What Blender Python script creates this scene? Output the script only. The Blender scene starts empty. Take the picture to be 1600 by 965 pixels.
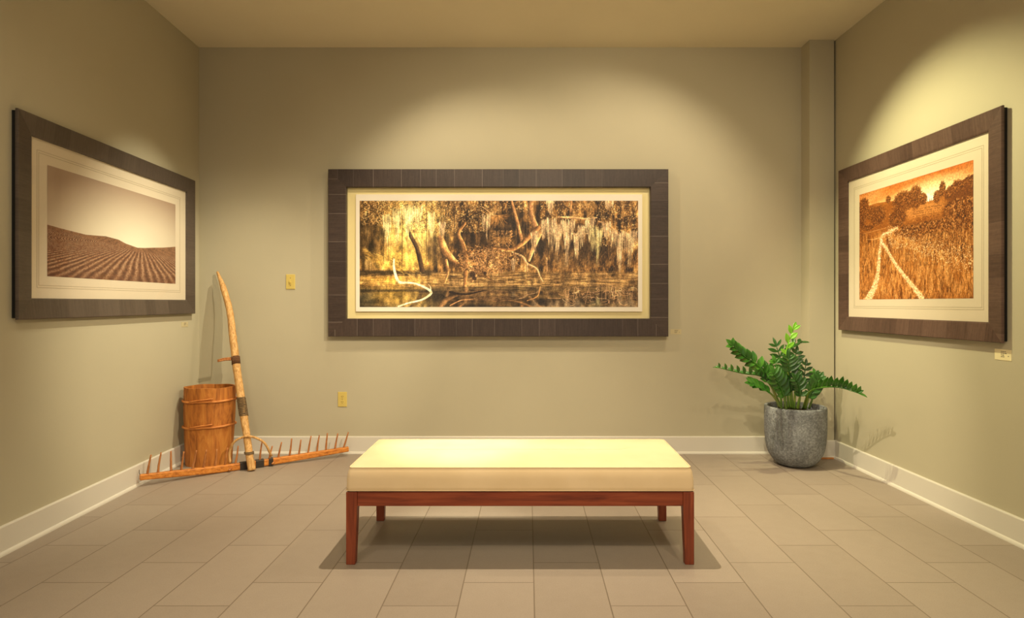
import bpy, bmesh, math, random
import numpy as np
from mathutils import Vector, Matrix
random.seed(7)
rng = np.random.default_rng(11)
SC = bpy.context.scene
COL = SC.collection
PI = math.pi

# ------------------------------------------------------------------ measurements of the place
F, CX, CY = 954.0, 825.0, 473.0          # lens (pixels of a 1600x965 frame)
CAMZ = 1.192
BACK = 4.84                               # back wall distance
CEIL = 3.216
REAR = -1.6
def at(px, py, d):                        # point seen at a pixel, d metres into the room
    return Vector(((px-CX)/F*d, d, CAMZ-(py-CY)/F*d))
def lx(y): return -2.608 + .0577*(BACK-y)     # left wall
def rx(y): return 2.37 + .03*(4.70-y)         # right wall

# ------------------------------------------------------------------ object helpers
def link(name, me, mat=None, parent=None):
    o = bpy.data.objects.new(name, me); COL.objects.link(o)
    if parent: o.parent = parent
    if mat and me: me.materials.append(mat)
    return o
def from_bm(name, bm, mat=None, parent=None, smooth=False):
    bmesh.ops.recalc_face_normals(bm, faces=bm.faces)
    me = bpy.data.meshes.new(name); bm.to_mesh(me); bm.free()
    if smooth:
        for p in me.polygons: p.use_smooth = True
    return link(name, me, mat, parent)
def empty(name, loc=(0,0,0), rot=None):
    o = bpy.data.objects.new(name, None); COL.objects.link(o); o.location = loc
    if rot: o.rotation_euler = rot
    o.empty_display_size = .1
    return o
def tag(o, label, cat, group=None):
    o['label'] = label; o['category'] = cat
    if group: o['group'] = group
    return o
def struct(o): o['kind'] = 'structure'; return o
def box(bm, a, b):
    m = Matrix.Translation(((a[0]+b[0])/2,(a[1]+b[1])/2,(a[2]+b[2])/2)) @ Matrix.Diagonal((abs(b[0]-a[0]),abs(b[1]-a[1]),abs(b[2]-a[2]),1))
    return bmesh.ops.create_cube(bm, size=1, matrix=m)['verts']
def prism(bm, pts, z0, z1):               # vertical prism over a plan polygon
    v0 = [bm.verts.new((x,y,z0)) for x,y in pts]; v1 = [bm.verts.new((x,y,z1)) for x,y in pts]
    n = len(pts)
    bm.faces.new(v0[::-1]); bm.faces.new(v1)
    for i in range(n): bm.faces.new((v0[i],v0[(i+1)%n],v1[(i+1)%n],v1[i]))
def bevel(bm, w, seg=2, edges=None):
    bmesh.ops.bevel(bm, geom=edges or bm.edges[:], offset=w, segments=seg, affect='EDGES', profile=.5)
def loft(bm, rings, cap=True, closed=True):
    vs = [[bm.verts.new(p) for p in r] for r in rings]
    n = len(vs[0])
    for a, b in zip(vs, vs[1:]):
        for i in range(n if closed else n-1):
            bm.faces.new((a[i], a[(i+1)%n], b[(i+1)%n], b[i]))
    if cap and closed:
        bm.faces.new(vs[0][::-1]); bm.faces.new(vs[-1])
    return vs
def catmull(pts, n):
    P = [Vector(p) for p in pts]; P = [2*P[0]-P[1]] + P + [2*P[-1]-P[-2]]
    out = []
    for i in range(1, len(P)-2):
        for k in range(n):
            t = k/n
            out.append(.5*((2*P[i])+(P[i+1]-P[i-1])*t+(2*P[i-1]-5*P[i]+4*P[i+1]-P[i+2])*t*t+(3*P[i]-P[i-1]-3*P[i+1]+P[i+2])*t**3))
    out.append(P[-2]); return out
def tube(bm, pts, rad, n=10, wob=0, seed=0, cap=True):
    r_ = random.Random(seed); rings = []; prev = Vector((.3,.9,.2))
    for i, p in enumerate(pts):
        t = (pts[min(i+1,len(pts)-1)] - pts[max(i-1,0)]).normalized()
        u = (prev - t*prev.dot(t)); 
        if u.length < 1e-4: u = t.orthogonal()
        u.normalize(); prev = u; w = t.cross(u)
        r = rad(i/(len(pts)-1)) if callable(rad) else rad
        rings.append([p + (u*math.cos(a)+w*math.sin(a))*r*(1+wob*r_.uniform(-1,1)) for a in [2*PI*k/n for k in range(n)]])
    loft(bm, rings, cap)

# ------------------------------------------------------------------ materials
def s2l(c): return tuple(((v/255)/12.92 if v/255 <= .04045 else ((v/255+.055)/1.055)**2.4) for v in c)
class MT:
    def __init__(s, name, rough=.6, spec=.4):
        s.m = bpy.data.materials.new(name); s.m.use_nodes = True
        s.t = s.m.node_tree; s.b = s.t.nodes['Principled BSDF']
        s.b.inputs['Roughness'].default_value = rough
        s.b.inputs['Specular IOR Level'].default_value = spec
    def n(s, kind, **kw):
        nd = s.t.nodes.new(kind)
        for k, v in kw.items():
            if k.startswith('i_'): nd.inputs[k[2:].replace('_',' ')].default_value = v
            else: setattr(nd, k, v)
        return nd
    def l(s, a, b): s.t.links.new(a, b)
    def math(s, op, a, b=None, c=None):
        nd = s.n('ShaderNodeMath', operation=op)
        for i, v in enumerate((a, b, c)):
            if v is None: continue
            if isinstance(v, (int, float)): nd.inputs[i].default_value = v
            else: s.l(v, nd.inputs[i])
        return nd.outputs[0]
    def ramp(s, fac, stops):
        r = s.n('ShaderNodeValToRGB'); e = r.color_ramp.elements
        e[0].position, e[0].color = stops[0][0], (*s2l(stops[0][1]),1)
        e[1].position, e[1].color = stops[-1][0], (*s2l(stops[-1][1]),1)
        for p, c in stops[1:-1]:
            x = e.new(p); x.color = (*s2l(c),1)
        s.l(fac, r.inputs[0]); return r.outputs[0]
    def noise(s, scale=5, detail=4, stretch=None, coord='Object', dist=0, rough=.5):
        tc = s.n('ShaderNodeTexCoord'); out = tc.outputs[coord]
        if stretch:
            mp = s.n('ShaderNodeMapping'); mp.inputs['Scale'].default_value = stretch; s.l(out, mp.inputs[0]); out = mp.outputs[0]
        nz = s.n('ShaderNodeTexNoise'); nz.inputs['Scale'].default_value = scale; nz.inputs['Detail'].default_value = detail
        nz.inputs['Distortion'].default_value = dist; nz.inputs['Roughness'].default_value = rough
        s.l(out, nz.inputs['Vector']); return nz.outputs[0]
    def bump(s, h, strength=.2, dist=.01):
        b = s.n('ShaderNodeBump'); b.inputs['Strength'].default_value = strength; b.inputs['Distance'].default_value = dist
        s.l(h, b.inputs['Height']); s.l(b.outputs[0], s.b.inputs['Normal'])
    def col(s, c):
        if isinstance(c, tuple): s.b.inputs['Base Color'].default_value = (*s2l(c),1)
        else: s.l(c, s.b.inputs['Base Color'])
        return s

def paint(name, c, rough=.75):
    m = MT(name, rough, .3)
    f = m.noise(1.1, 3)
    m.col(m.ramp(f, [(.3, tuple(v-3 for v in c)), (.7, tuple(v+3 for v in c))]))
    m.bump(m.noise(160, 3), .12, .002); return m.m
M = {}
M['wall'] = paint('sage_wall_paint', (184,177,153))
M['ceiling'] = paint('ceiling_paint', (226,216,188), .9)
M['white'] = paint('white_trim_paint', (212,207,196), .45)
M['dark_gap'] = MT('dark_gap', .9).col((20,17,14)).m

def tile_floor():
    m = MT('taupe_floor_tile', .5, .45)
    tc = m.n('ShaderNodeTexCoord'); sp = m.n('ShaderNodeSeparateXYZ'); m.l(tc.outputs['Object'], sp.inputs[0])
    X, Y = sp.outputs[0], sp.outputs[1]
    u = m.math('DIVIDE', m.math('SUBTRACT', X, .025), .3)
    k = m.math('FLOOR', u); fu = m.math('FRACT', u)
    v = m.math('SUBTRACT', m.math('DIVIDE', m.math('SUBTRACT', Y, 2.404), .6), m.math('DIVIDE', m.math('SUBTRACT', k, 4), 3))
    kv = m.math('FLOOR', v); fv = m.math('FRACT', v)
    du = m.math('MULTIPLY', m.math('MINIMUM', fu, m.math('SUBTRACT', 1, fu)), .3)
    dv = m.math('MULTIPLY', m.math('MINIMUM', fv, m.math('SUBTRACT', 1, fv)), .6)
    d = m.math('MINIMUM', du, dv)
    mr = m.n('ShaderNodeMapRange'); m.l(d, mr.inputs[0]); mr.inputs[1].default_value = .0012; mr.inputs[2].default_value = .0032
    cb = m.n('ShaderNodeCombineXYZ'); m.l(k, cb.inputs[0]); m.l(kv, cb.inputs[1])
    wn = m.n('ShaderNodeTexWhiteNoise'); m.l(cb.outputs[0], wn.inputs['Vector'])
    f = m.math('ADD', m.math('MULTIPLY', wn.outputs[0], .45), m.math('MULTIPLY', m.noise(14, 6, rough=.7), .55))
    base = m.ramp(f, [(.2, (146,133,120)), (.5, (152,139,126)), (.85, (158,145,132))])
    speck = m.noise(220, 2); sc = m.ramp(speck, [(.3,(214,214,214)), (.55,(255,255,255))])
    mx = m.n('ShaderNodeMix', data_type='RGBA', blend_type='MULTIPLY'); mx.inputs[0].default_value = .35
    m.l(base, mx.inputs[6]); m.l(sc, mx.inputs[7])
    m2 = m.n('ShaderNodeMix', data_type='RGBA'); m.l(mr.outputs[0], m2.inputs[0])
    m2.inputs[6].default_value = (*s2l((112,98,84)),1); m.l(mx.outputs[2], m2.inputs[7])
    m.col(m2.outputs[2])
    h = m.math('ADD', mr.outputs[0], m.math('MULTIPLY', m.noise(180, 3), .1))
    m.bump(h, .35, .0015); return m.m
M['floor'] = tile_floor()

def wood(name, dark, mid, light, stretch=(1,14,14), scale=4, rough=.45, bump=.15, dist=.6):
    m = MT(name, rough, .4)
    f = m.noise(scale, 8, stretch, dist=dist, rough=.62)
    m.col(m.ramp(f, [(.28, dark), (.5, mid), (.72, light)]))
    m.bump(f, bump, .003); return m.m
M['bench_x'] = wood('reddish_bench_wood_long', (92,38,22), (132,60,34), (156,80,48), (1,16,16), 3)
M['bench_z'] = wood('reddish_bench_wood_upright', (92,38,22), (132,60,34), (156,80,48), (16,16,1), 3)
M['old_x'] = wood('aged_pine', (146,80,24), (196,122,46), (218,146,66), (1.2,14,14), 4, .6, .3)
M['stave'] = wood('aged_stave_wood', (104,54,20), (180,110,44), (208,142,64), (7,7,1.4), 2.6, .65, .4, 1.2)
M['hoop'] = wood('split_branch_hoop', (150,84,32), (196,122,56), (214,150,84), (3,3,20), 5, .6)
M['handle'] = wood('debarked_branch', (140,96,48), (198,152,92), (222,184,128), (22,22,2.5), 4, .65, .5, 1)
M['bark'] = wood('dark_bark', (50,32,20), (92,60,36), (126,88,54), (12,12,40), 6, .9, .8)
M['twine'] = wood('brown_twine', (54,42,28), (104,84,58), (136,112,80), (6,6,60), 6, .9, .8)
M['tine'] = wood('peg_wood', (122,72,34), (170,108,58), (198,138,82), (20,20,3), 5, .6)
M['iron'] = MT('blackened_iron', .5, .5).col((44,36,30)).m
M['black'] = MT('black_frame_back', .6, .3).col((16,14,13)).m
M['raw_wood'] = wood('bare_shoe_wood', (170,104,50), (200,134,74), (214,152,92), (1,20,20), 6)

def veneer(name, dark, mid, light, seam, pitch, seamw=.0014):
    m = MT(name, .42, .45)
    tc = m.n('ShaderNodeTexCoord'); sp = m.n('ShaderNodeSeparateXYZ'); m.l(tc.outputs['Object'], sp.inputs[0])
    oi = m.n('ShaderNodeObjectInfo')
    xx = m.math('ADD', sp.outputs[0], m.math('MULTIPLY', oi.outputs['Random'], 3.7))
    wob = m.math('MULTIPLY', m.math('SINE', m.math('MULTIPLY', xx, 9.3)), pitch*.22)
    u = m.math('DIVIDE', m.math('ADD', xx, wob), pitch); k = m.math('FLOOR', u); fu = m.math('FRACT', u)
    d = m.math('MULTIPLY', m.math('MINIMUM', fu, m.math('SUBTRACT', 1, fu)), pitch)
    ln = m.math('LESS_THAN', d, seamw)
    wn = m.n('ShaderNodeTexWhiteNoise', noise_dimensions='1D'); m.l(k, wn.inputs['W'])
    vis = m.math('MULTIPLY', ln, m.math('MULTIPLY', m.math('GREATER_THAN', wn.outputs[0], .3), .8))
    g = m.noise(5, 8, (22,1.5,1.5), dist=.4, rough=.7)
    g2 = m.noise(60, 3)
    f = m.math('ADD', m.math('MULTIPLY', wn.outputs[0], .2), m.math('ADD', m.math('MULTIPLY', g, .7), m.math('MULTIPLY', g2, .18)))
    base = m.ramp(f, [(.3, dark), (.5, mid), (.75, light)])
    mx = m.n('ShaderNodeMix', data_type='RGBA'); m.l(vis, mx.inputs[0]); m.l(base, mx.inputs[6]); mx.inputs[7].default_value = (*s2l(seam),1)
    m.col(mx.outputs[2]); m.bump(g, .25, .002); return m.m
M['ven_c'] = veneer('dark_block_veneer', (46,36,34), (60,48,44), (76,62,56), (128,116,108), .16)
M['ven_l'] = veneer('grey_brown_veneer', (66,56,50), (80,69,61), (94,82,73), (100,90,80), .15, .0006)
M['ven_r'] = veneer('red_brown_veneer', (60,42,37), (82,60,52), (104,80,70), (110,90,82), .15, .0006)

def fabric():
    m = MT('cream_upholstery', .85, .2)
    f = m.noise(6, 5)
    m.col(m.ramp(f, [(.3,(222,196,154)), (.7,(230,205,165))]))
    tc = m.n('ShaderNodeTexCoord'); w = m.n('ShaderNodeTexWave'); w.inputs['Scale'].default_value = 180; w.inputs['Distortion'].default_value = 1
    m.l(tc.outputs['Object'], w.inputs[0])
    h = m.math('ADD', m.math('MULTIPLY', w.outputs[1], .3), m.math('MULTIPLY', m.noise(9, 3), 1.2)); m.bump(h, .18, .003)
    m.b.inputs['Sheen Weight'].default_value = .15; return m.m
M['fabric'] = fabric()
def concrete():
    m = MT('speckled_grey_concrete', .85, .3)
    f = m.math('ADD', m.math('MULTIPLY', m.noise(70, 6, rough=.8), .7), m.math('MULTIPLY', m.noise(7, 4), .3))
    m.col(m.ramp(f, [(.36,(84,86,88)), (.5,(118,121,124)), (.64,(162,166,168))])); m.bump(f, .5, .004); return m.m
M['pot'] = concrete()
M['soil'] = wood('dark_potting_soil', (24,18,12), (44,33,22), (66,50,34), None, 60, .95, 1)
def leafmat(name, a, b, c):
    m = MT(name, .32, .5)
    m.col(m.ramp(m.noise(7, 3), [(.3,a), (.5,b), (.7,c)])); m.b.inputs['Coat Weight'].default_value = .15; return m.m
M['leaf'] = leafmat('glossy_green_leaf', (30,74,18), (52,104,28), (82,140,44))
M['leaf_dark'] = leafmat('dark_green_leaf', (26,66,20), (46,92,32), (70,120,50))
M['leaf_new'] = leafmat('bright_new_leaf', (84,150,24), (110,176,36), (136,196,60))
M['stem'] = leafmat('green_stem', (62,94,28), (90,122,44), (130,140,60))
M['mat'] = paint('ivory_mat_board', (216,203,180), .9)
M['mat_line'] = MT('mat_embossed_line', .9).col((176,162,136)).m
M['cream'] = paint('cream_mount_board', (238,222,164), .85)
M['paper'] = paint('white_print_sheet', (240,232,216), .8)
M['plate'] = MT('almond_plastic', .35, .5).col((208,186,104)).m
M['plate_dark'] = MT('dark_slot', .6).col((70,54,24)).m
M['ink'] = MT('grey_ink', .8).col((120,110,96)).m
M['label'] = MT('label_card', .7).col((236,224,180)).m
M['clear_label'] = MT('pale_label_strip', .5).col((196,184,146)).m
def vcol(name, rough=.55):
    m = MT(name, rough, .25); a = m.n('ShaderNodeVertexColor', layer_name='print'); m.l(a.outputs[0], m.b.inputs['Base Color']); return m.m
M['print'] = vcol('sepia_print')
def glass():
    m = bpy.data.materials.new('picture_glass'); m.use_nodes = True; t = m.node_tree; t.nodes.clear()
    o = t.nodes.new('ShaderNodeOutputMaterial'); mx = t.nodes.new('ShaderNodeMixShader'); tr = t.nodes.new('ShaderNodeBsdfTransparent')
    g = t.nodes.new('ShaderNodeBsdfGlossy'); g.inputs['Roughness'].default_value = .02; lw = t.nodes.new('ShaderNodeLayerWeight'); lw.inputs[0].default_value = .5
    pw = t.nodes.new('ShaderNodeMath'); pw.operation = 'POWER'; pw.inputs[1].default_value = 5; fr = t.nodes.new('ShaderNodeMath'); fr.operation = 'MULTIPLY_ADD'; fr.inputs[1].default_value = .4; fr.inputs[2].default_value = .018
    t.links.new(lw.outputs['Facing'], pw.inputs[0]); t.links.new(pw.outputs[0], fr.inputs[0])
    t.links.new(fr.outputs[0], mx.inputs[0]); t.links.new(tr.outputs[0], mx.inputs[1]); t.links.new(g.outputs[0], mx.inputs[2]); t.links.new(mx.outputs[0], o.inputs[0])
    return m
M['glass'] = glass()

# ------------------------------------------------------------------ the room
def slab(name, pts, z0, z1, mat):
    bm = bmesh.new(); prism(bm, pts, z0, z1); return struct(from_bm(name, bm, mat))
slab('floor', [(-3.4,REAR),(3.4,REAR),(3.4,5.1),(-3.4,5.1)], -.12, 0, M['floor'])
slab('ceiling', [(-3.4,REAR),(3.4,REAR),(3.4,5.1),(-3.4,5.1)], CEIL, CEIL+.12, M['ceiling'])
slab('wall_back', [(-2.9,BACK),(2.8,BACK),(2.8,BACK+.15),(-2.9,BACK+.15)], 0, CEIL, M['wall'])
slab('wall_left', [(lx(REAR),REAR),(lx(BACK),BACK),(lx(BACK)-.15,BACK),(lx(REAR)-.15,REAR)], 0, CEIL, M['wall'])
slab('wall_right', [(rx(REAR),REAR),(rx(REAR)+.15,REAR),(rx(BACK)+.15,BACK),(rx(BACK),BACK)], 0, CEIL, M['wall'])
CB = 4.70
cxl = 2.166
slab('trim_1', [(cxl,CB),(2.356,CB),(2.356,BACK),(cxl,BACK)], 0, CEIL, M['wall'])         # boxed-in column in the corner
def baseboard(name, p0, p1, nrm, h=.137):
    p0, p1, n = Vector(p0), Vector(p1), Vector(nrm).normalized()
    prof = [(0,0),(.027,0),(.026,.007),(.022,.014),(.015,.019),(.015,h-.006),(.012,h-.001),(.009,h),(0,h)]
    bm = bmesh.new()
    r = [[Vector((p.x+n.x*q, p.y+n.y*q, z)) for q, z in prof] for p in (p0, p1)]
    loft(bm, r); return struct(from_bm(name, bm, M['white']))
baseboard('baseboard_back', (lx(BACK),BACK), (cxl,BACK), (0,-1))
baseboard('baseboard_left', (lx(REAR),REAR), (lx(BACK),BACK), (1,.0577))
baseboard('baseboard_right', (rx(REAR),REAR), (rx(CB)-.0,CB), (-1,.03))
baseboard('baseboard_column', (cxl,CB), (2.356,CB), (0,-1))
baseboard('baseboard_return', (cxl,BACK), (cxl,CB), (-1,0))
bm = bmesh.new(); box(bm, (2.19,4.6565,0), (2.335,4.6725,.012)); bevel(bm, .003)
struct(from_bm('trim_2', bm, M['raw_wood']))

# ------------------------------------------------------------------ prints painted as vertex colours
class Cv:
    def __init__(s, w, h, x0, y0, x1, y1):
        s.w, s.h = w, h; s.a = np.zeros((h, w, 3)); s.X, s.Y = np.meshgrid(np.linspace(x0,x1,w), np.linspace(y0,y1,h))
        s.x0, s.y0, s.sx, s.sy = x0, y0, (x1-x0)/(w-1), (y1-y0)/(h-1)
    def mix(s, m, c):
        m = np.clip(m, 0, 1)[...,None]; s.a = s.a*(1-m) + np.asarray(c, float)*m
    def noise(s, fx, fy, octv=4, seed=0, gain=.55):
        out = 0; amp = 1; tot = 0
        for o in range(octv):
            g = np.random.default_rng(seed*31+o).random((300, 300))
            x = (s.X-s.x0)*fx*2**o; y = (s.Y-s.y0)*fy*2**o
            xi = np.floor(x).astype(int); yi = np.floor(y).astype(int); tx = x-xi; ty = y-yi
            tx = tx*tx*(3-2*tx); ty = ty*ty*(3-2*ty); xi %= 299; yi %= 299
            v = (g[yi,xi]*(1-tx)+g[yi,xi+1]*tx)*(1-ty) + (g[yi+1,xi]*(1-tx)+g[yi+1,xi+1]*tx)*ty
            out = out + v*amp; tot += amp; amp *= gain
        return out/tot
    def blob(s, cx, cy, rx_, ry_, soft=1.):
        return np.clip((1-np.sqrt(((s.X-cx)/rx_)**2+((s.Y-cy)/ry_)**2))/soft, 0, 1)
    def stroke(s, pts, w, c, alpha=1, soft=.8, shade=None):
        w = w if isinstance(w, (list, tuple)) else [w]*len(pts)
        mw = max(w)+3*s.sx
        for (a, b), (wa, wb) in zip(zip(pts, pts[1:]), zip(w, w[1:])):
            i0 = max(int((min(a[0],b[0])-mw-s.x0)/s.sx), 0); i1 = int((max(a[0],b[0])+mw-s.x0)/s.sx)+2
            j0 = max(int((min(a[1],b[1])-mw-s.y0)/s.sy), 0); j1 = int((max(a[1],b[1])+mw-s.y0)/s.sy)+2
            X = s.X[j0:j1,i0:i1]; Y = s.Y[j0:j1,i0:i1]
            if X.size == 0: continue
            dx, dy = b[0]-a[0], b[1]-a[1]; L = dx*dx+dy*dy+1e-9
            t = np.clip(((X-a[0])*dx+(Y-a[1])*dy)/L, 0, 1)
            d = np.hypot(X-a[0]-t*dx, Y-a[1]-t*dy); r = (wa+(wb-wa)*t)/2
            m = np.clip((r-d)/(soft*s.sx)+.5, 0, 1)[...,None]*alpha
            cc = np.asarray(c, float)
            if shade is not None:
                side = ((X-a[0])*dy-(Y-a[1])*dx)/math.sqrt(L)/np.maximum(r,.5)
                cc = cc*(1-shade*np.clip(-side,-1,1))[...,None]
            s.a[j0:j1,i0:i1] = s.a[j0:j1,i0:i1]*(1-m)+cc*m
    def specks(s, n, xr, yr, size, cols, alpha=.8, asp=1, seed=1):
        r = random.Random(seed)
        for _ in range(n):
            x, y = r.uniform(*xr), r.uniform(*yr); q = r.uniform(*size); an = r.uniform(0,PI)
            s.stroke([(x,y),(x+math.cos(an)*q*asp,y+math.sin(an)*q*asp)], q, r.choice(cols), alpha)
    def lin(s):
        c = np.clip(s.a/255, 0, 1); return np.where(c<=.04045, c/12.92, ((c+.055)/1.055)**2.4)
def smooth(pts, n=6):
    P = [(2*pts[0][0]-pts[1][0], 2*pts[0][1]-pts[1][1])] + list(pts) + [(2*pts[-1][0]-pts[-2][0], 2*pts[-1][1]-pts[-2][1])]
    out = []
    for i in range(1, len(P)-2):
        for k in range(n):
            t = k/n; out.append(tuple(.5*(2*P[i][q]+(P[i+1][q]-P[i-1][q])*t+(2*P[i-1][q]-5*P[i][q]+4*P[i+1][q]-P[i+2][q])*t*t+(3*P[i][q]-P[i-1][q]-3*P[i+1][q]+P[i+2][q])*t**3) for q in (0,1)))
    return out + [P[-2]]

def swamp():
    c = Cv(1000, 384, 40, 62, 1520, 628); N = c.noise; X, Y = c.X, c.Y
    v = N(.05, .012, 4, 1)*.6 + N(.03, .03, 5, 2)*.4
    v = np.clip((v-.35)/.35, 0, 1)
    for lo, col in ((0,(52,40,24)),(.25,(84,62,34)),(.5,(132,96,50)),(.75,(180,136,74)),(1,(214,172,104))): c.mix((v>=lo-.125)*np.clip((v-lo+.25)/.25,0,1), col)
    c.mix(c.blob(330,190,240,220,.8)*(.45+.9*N(.06,.02,4,3)), (255,218,116))
    c.mix(c.blob(260,380,230,90,.6)*(.3+.8*N(.05,.05,4,4)), (246,200,92))
    c.mix(c.blob(80,260,110,260,.7)*.65, (66,54,32)); c.mix(c.blob(560,150,90,200,.6)*.3, (74,54,30))
    for cx,cy,rx_,ry_,al in ((760,210,110,130,.75),(860,180,60,180,.6),(1190,330,230,110,.8),(1330,330,90,80,.8),(1010,300,70,90,.6),(450,330,60,90,.5),(620,220,90,110,.4),(420,300,40,130,.45)):
        c.mix(c.blob(cx,cy,rx_,ry_,.6)*al*(.5+.7*N(.04,.04,3,int(cx))), (56,44,28))
    r = random.Random(3)
    # leafy canopy
    for (xr,yr,n) in (((50,300),(62,190),900),((300,720),(62,230),1500),((700,960),(62,120),220),((1000,1515),(62,160),500),((1300,1515),(90,300),380)):
        c.specks(int(n*1.7), xr, yr, (1.6,4.2), [(62,46,26),(92,68,36),(206,160,90),(236,196,124),(170,126,66)], .75, 1.2, n)
    c.specks(500,(740,850),(220,300),(2,5),[(70,50,28),(200,156,96),(150,108,58)],.7,1.6,8)
    # thin far trunks
    for _ in range(46):
        x = r.uniform(50,1500); y1 = r.uniform(300,440); c.stroke([(x,r.uniform(70,160)),(x+r.uniform(-6,6),y1)], r.uniform(2,5), r.choice([(60,46,28),(48,36,22),(150,112,64)]), .55)
    # palm fronds
    for cx,cy in ((770,150),(775,140),(800,260)):
        for k in range(46):
            a = r.uniform(-.3,PI+.3); L = r.uniform(30,68); c.stroke(smooth([(cx,cy),(cx+math.cos(a)*L*.6,cy+math.sin(a)*L*.35),(cx+math.cos(a)*L,cy+math.sin(a)*L*.9)],3), 2, r.choice([(206,154,84),(120,86,44),(176,126,66)]), .7)
    c.stroke([(848,66),(875,160),(902,275)], [13,15,17], (176,128,76), 1, shade=.35)
    c.stroke([(1165,66),(1160,120)], 12, (180,130,76), .8, shade=.3)
    # bank
    b = np.clip((Y-436)/14,0,1)*np.clip((524-Y)/6,0,1)
    c.mix(b, (122,94,50)); g = N(.02,.25,4,21); c.mix(b*np.clip((g-.45)*4,0,1)*.9, (212,170,104)); c.mix(b*np.clip((.42-g)*5,0,1)*.8,(70,52,30))
    c.mix(b*c.blob(240,480,280,60,.8)*.8, (226,176,78))
    c.mix(np.clip((Y-428)/10,0,1)*np.clip((468-Y)/12,0,1)*np.clip((460-X)/60,0,1)*.85, (58,48,30))
    for _ in range(700):
        x, y = r.uniform(950,1515), r.uniform(350,500); L = r.uniform(14,46); a = r.uniform(-1.9,-.9)
        c.stroke([(x,y),(x+math.cos(a)*L,y+math.sin(a)*L*.8)], 1.6, r.choice([(196,146,82),(88,64,34),(150,108,58),(120,88,46)]), .6)
    for _ in range(520):
        x, y = r.uniform(45,1515), r.uniform(452,520); c.stroke([(x,y),(x+r.uniform(20,80),y+r.uniform(-5,5))], 1.5, r.choice([(224,180,112),(100,72,38),(176,132,74)]), .55)
    # left shore sweep
    c.stroke(smooth([(60,318),(130,380),(210,420),(330,432)]), [10]*19, (196,150,66), .5, 14)
    for k in range(240):
        x = r.uniform(60,360); y = 318+(x-60)*.36+r.uniform(-10,50); c.stroke([(x,y),(x+r.uniform(8,26),y+r.uniform(2,16))],1.6,r.choice([(240,196,100),(110,84,40),(200,156,74)]),.6)
    # big trunks and limbs
    T = lambda pts, w, col, sh=.4: c.stroke(smooth(pts,5), list(np.interp(np.linspace(0,1,len(smooth(pts,5))), np.linspace(0,1,len(w)), w)), col, 1, .8, sh)
    T([(292,196),(312,250),(346,318),(372,430)], [10,20,22,26], (78,58,34)); T([(330,236),(352,268),(366,300)], [5,8,7], (226,178,104),.2)
    T([(470,262),(490,320),(520,360),(560,396)], [34,40,34,22], (186,134,76), .5); T([(500,380),(510,440),(492,500)],[16,12,8],(190,140,82))
    T([(600,180),(566,236),(590,300),(604,380),(600,520)], [14,18,26,30,18], (168,120,68), .5); T([(604,330),(650,352),(700,340)],[14,12,8],(150,106,58)); T([(660,372),(664,430),(640,488)],[26,24,14],(170,124,74),.5)
    T([(952,62),(950,130),(972,190),(985,215)], [26,24,30,22], (176,128,78), .45)
    T([(990,206),(944,250),(900,292),(840,322),(752,312)], [24,26,24,20,14], (168,120,68), .5)
    T([(1000,230),(968,300),(940,380)], [26,24,14], (214,162,98), .35)
    T([(850,336),(905,360),(930,396),(980,424),(1000,470),(1014,492)], [8,13,11,9,8,5], (214,168,110),.3); T([(930,396),(932,440)],[8,6],(214,168,110))
    T([(1096,150),(1170,152),(1250,160),(1300,152)],[8,12,10,8],(214,164,104),.3); T([(1310,172),(1370,196),(1420,246),(1500,262)],[9,9,7,5],(198,150,92),.3); T([(1140,222),(1180,240),(1260,236)],[6,8,5],(226,180,118),.2)
    T([(690,92),(752,140)],[3,4],(200,156,100),.1); T([(1035,366),(1036,440)],[4,4],(206,160,104),.1)
    T([(700,440),(740,490)],[8,4],(150,108,62)); T([(560,396),(640,440),(760,492)],[12,9,4],(118,84,46))
    # tangled brush in the middle
    for _ in range(430):
        a = r.uniform(0,2*PI); q = r.random()**.6; x = 720+math.cos(a)*q*170; y = 376+math.sin(a)*q*78
        p2 = (x+r.uniform(-34,34), y+r.uniform(-24,24)); c.stroke(smooth([(x,y),((x+p2[0])/2+r.uniform(-9,9),(y+p2[1])/2+r.uniform(-9,9)),p2],3), r.uniform(1.4,3), r.choice([(220,168,104),(78,54,30),(182,132,76),(110,78,42)]), .75)
    c.specks(900,(620,800),(320,450),(2,5),[(226,176,112),(84,58,32),(176,126,70)],.7,1.2,77)
    for cx,cy,rr in ((640,455,20),(650,475,14),(706,448,12)): c.mix(c.blob(cx,cy,rr,rr,.4)*.85,(52,38,24))
    # hanging moss
    moss = []
    def curtain(x0,x1,yt,yb,n,col):
        yt -= 20
        for _ in range(int(n*.8)):
            x = r.uniform(x0,x1); e = 1-abs((x-(x0+x1)/2)/((x1-x0)/2))**1.6; y1 = yt+(yb-yt)*(.35+.65*e)*r.uniform(.35,1)
            y = r.uniform(yt,yt+(y1-yt)*.35); k = r.uniform(.5,1.1)
            c.stroke(smooth([(x,y),(x+r.uniform(-3,3),(y+y1)/2),(x+r.uniform(-4,4),y1)],3), [3.2]*3+[2.6]*3+[1], tuple(min(255,q*k) for q in col), .62)
    A = (255,210,146); B = (255,226,146)
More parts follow.
